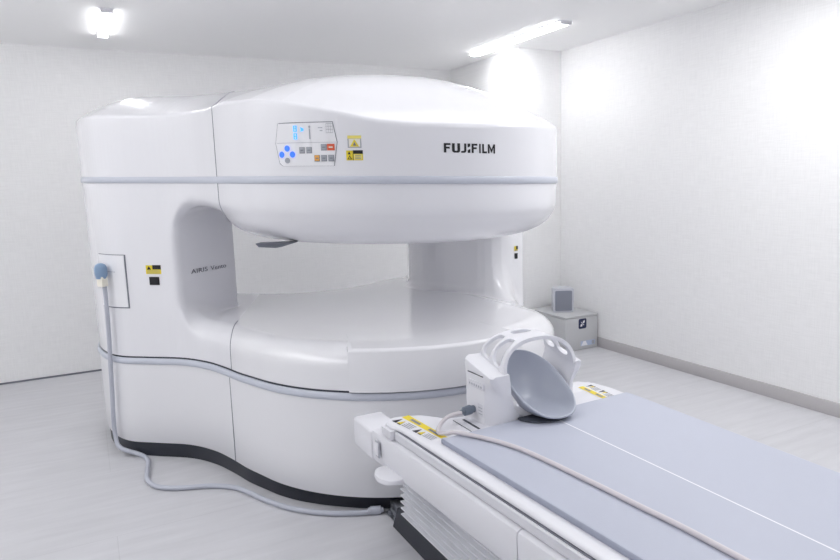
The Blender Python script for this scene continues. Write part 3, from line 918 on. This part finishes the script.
# connector and cable
bm = bmesh.new()
bm_tube(bm, [(-.199, .024, .040), (-.214, .024, .040), (-.2145, .024, .040), (-.242, .024, .038), (-.244, .024, .038), (-.256, .024, .037)], [.013, .013, .017, .016, .010, .008], 12)
cn = obj('connector', bm, PLUGG, coil, angle=40); cn['label'] = 'slate grey connector'
def loc(x, y, z): return (x-HX, y-1.86, z-HZ)
cp_ = [(1.111, 1.879, .6025), (1.075, 1.889, .598), (1.040, 1.885, .588), (1.005, 1.862, .5740), (.986, 1.825, .5745), (.998, 1.795, .5800), (1.012, 1.765, .5905), (1.045, 1.712, .5905), (1.085, 1.634, .5890), (1.112, 1.538, .5890), (1.125, 1.421, .5890), (1.132, 1.315, .5890), (1.138, 1.219, .5890), (1.143, 1.10, .5890), (1.150, .98, .5890), (1.150, .80, .5890), (1.15, .3, .589), (1.15, Y0+.05, .589)]
tube('coil_cable', catmull([loc(*p) for p in cp_], 6), .0072, CABLEC, coil, 10)

# ------------------------------------------------------------------ box and speaker in the corner
bx = thing('storage_box', 'grey box with a navy emblem on the floor against the right wall', 'box', loc=(3.58, 4.28, 0))
X0, X1, YA, YZ, ZT = 3.385, 3.729, 4.035, 4.505, .292
def lb(x0, x1, y0, y1, z0, z1): return (x0-3.58, x1-3.58, y0-4.28, y1-4.28, z0, z1)
box('case', *lb(X0, X1, YA, YZ, .001, ZT-.02), BOXM, bx, .006)
box('lid', *lb(X0-.002, X1+.002, YA-.002, YZ+.002, ZT-.018, ZT), BOXM, bx, .006)
def m_box(u, v, off): return (u-3.58, YA-off-4.28, v)
d = Decal(m_box)
u0, u1, v0, v1 = 3.522, 3.606, .178, .262
d.poly([(u0+.01, v0), (u1-.01, v0), (u1, v0+.01), (u1, v1-.01), (u1-.01, v1), (u0+.01, v1), (u0, v1-.01), (u0, v0+.01)], NAVY, .001)
uc, vc = (u0+u1)/2, (v0+v1)/2
for ang, ln, wd in ((48, .036, .011), (228, .034, .012), (138, .026, .004), (318, .026, .004)):
    a = math.radians(ang); ca, sa = math.cos(a), math.sin(a)
    d.poly([(uc, vc), (uc+ca*ln*.55-sa*wd, vc+sa*ln*.55+ca*wd), (uc+ca*ln, vc+sa*ln), (uc+ca*ln*.55+sa*wd, vc+sa*ln*.55-ca*wd)], WHITE, .0016)
o = d.done('emblem', bx); o['label'] = 'navy square emblem with a white mark'
d = Decal(m_box)
d.rect(3.545, 3.70, .030, .072, PALEB, .001)
d.poly([(3.55, .032), (3.62, .032), (3.60, .07), (3.575, .07)], STRIPE, .0014); d.rect(3.665, 3.692, .036, .066, LGREY, .0014)
o = d.done('sticker', bx); o['label'] = 'pale blue and white sticker'

sp = thing('speaker', 'small light grey speaker with a darker front grille on top of the grey box', 'speaker', loc=(3.53, 4.25, ZT))
def xz_round(w, z0, z1, r, n=5):
    out = []
    for cx, cz, a0 in ((w-r, z1-r, 0), (-w+r, z1-r, 90), (-w+r, z0+r, 180), (w-r, z0+r, 270)):
        for k in range(n+1):
            a = math.radians(a0+90*k/n); out.append((cx+r*math.cos(a), cz+r*math.sin(a)))
    return out
rot = Matrix.Rotation(math.radians(-28), 4, 'Z')
bm = loft([[(x*s, y, .001+z*1) for x, z in xz_round(.084, 0, .204, .014)] for y, s in ((-.055, 1), (.03, 1), (.07, .82))])
bm.transform(rot); obj('casing', bm, SPKW, sp, angle=40)
bm = loft([[(x, y, z) for x, z in xz_round(.070, .016, .186, .010)] for y in (-.0552, -.060)])
bm.transform(rot); obj('grille', bm, SPKG, sp, angle=40)

# ------------------------------------------------------------------ light
def area(name, loc_, size, sy, power, rot_=(0, 0, 0), color=(1, 1, 1)):
    l = bpy.data.lights.new(name, 'AREA'); l.shape = 'RECTANGLE'; l.size = size; l.size_y = sy; l.energy = power; l.color = color
    o = bpy.data.objects.new(name, l); COL.objects.link(o); o.location = loc_; o.rotation_euler = rot_
    return o
area('ceiling_fill', (-1.2, 2.4, H-.03), 1.0, 2.2, 7)  # unseen area lights added under the ceiling to brighten room and scanner
area('ceiling_fill', (1.2, 2.5, H-.03), 2.2, .5, 3)
area('ceiling_fill', (1.4, -.6, H-.03), 2.2, 1.0, 5)
area('ceiling_fill', (2.85, 2.05, H-.03), .8, .9, 9)
area('ceiling_fill', (2.2, 1.2, H-.03), 1.0, .8, 4)
area('upward_fill', (1.2, -1.1, 1.8), 2.6, .6, 16, (math.pi, 0, 0))  # added out of view, facing up, to lift ceiling and walls by bounce
area('upward_fill', (-1.55, 3.2, 1.9), .4, 2.6, 10, (math.pi, 0, 0))
w = bpy.data.worlds.new('world'); S.world = w; w.use_nodes = True
w.node_tree.nodes['Background'].inputs[0].default_value = (1, .985, 1, 1); w.node_tree.nodes['Background'].inputs[1].default_value = .2
S.view_settings.view_transform = 'Standard'
S.view_settings.look = 'None'
S.view_settings.exposure = .76
S.cycles.use_denoising = True
S.cycles.max_bounces = 12; S.cycles.diffuse_bounces = 8
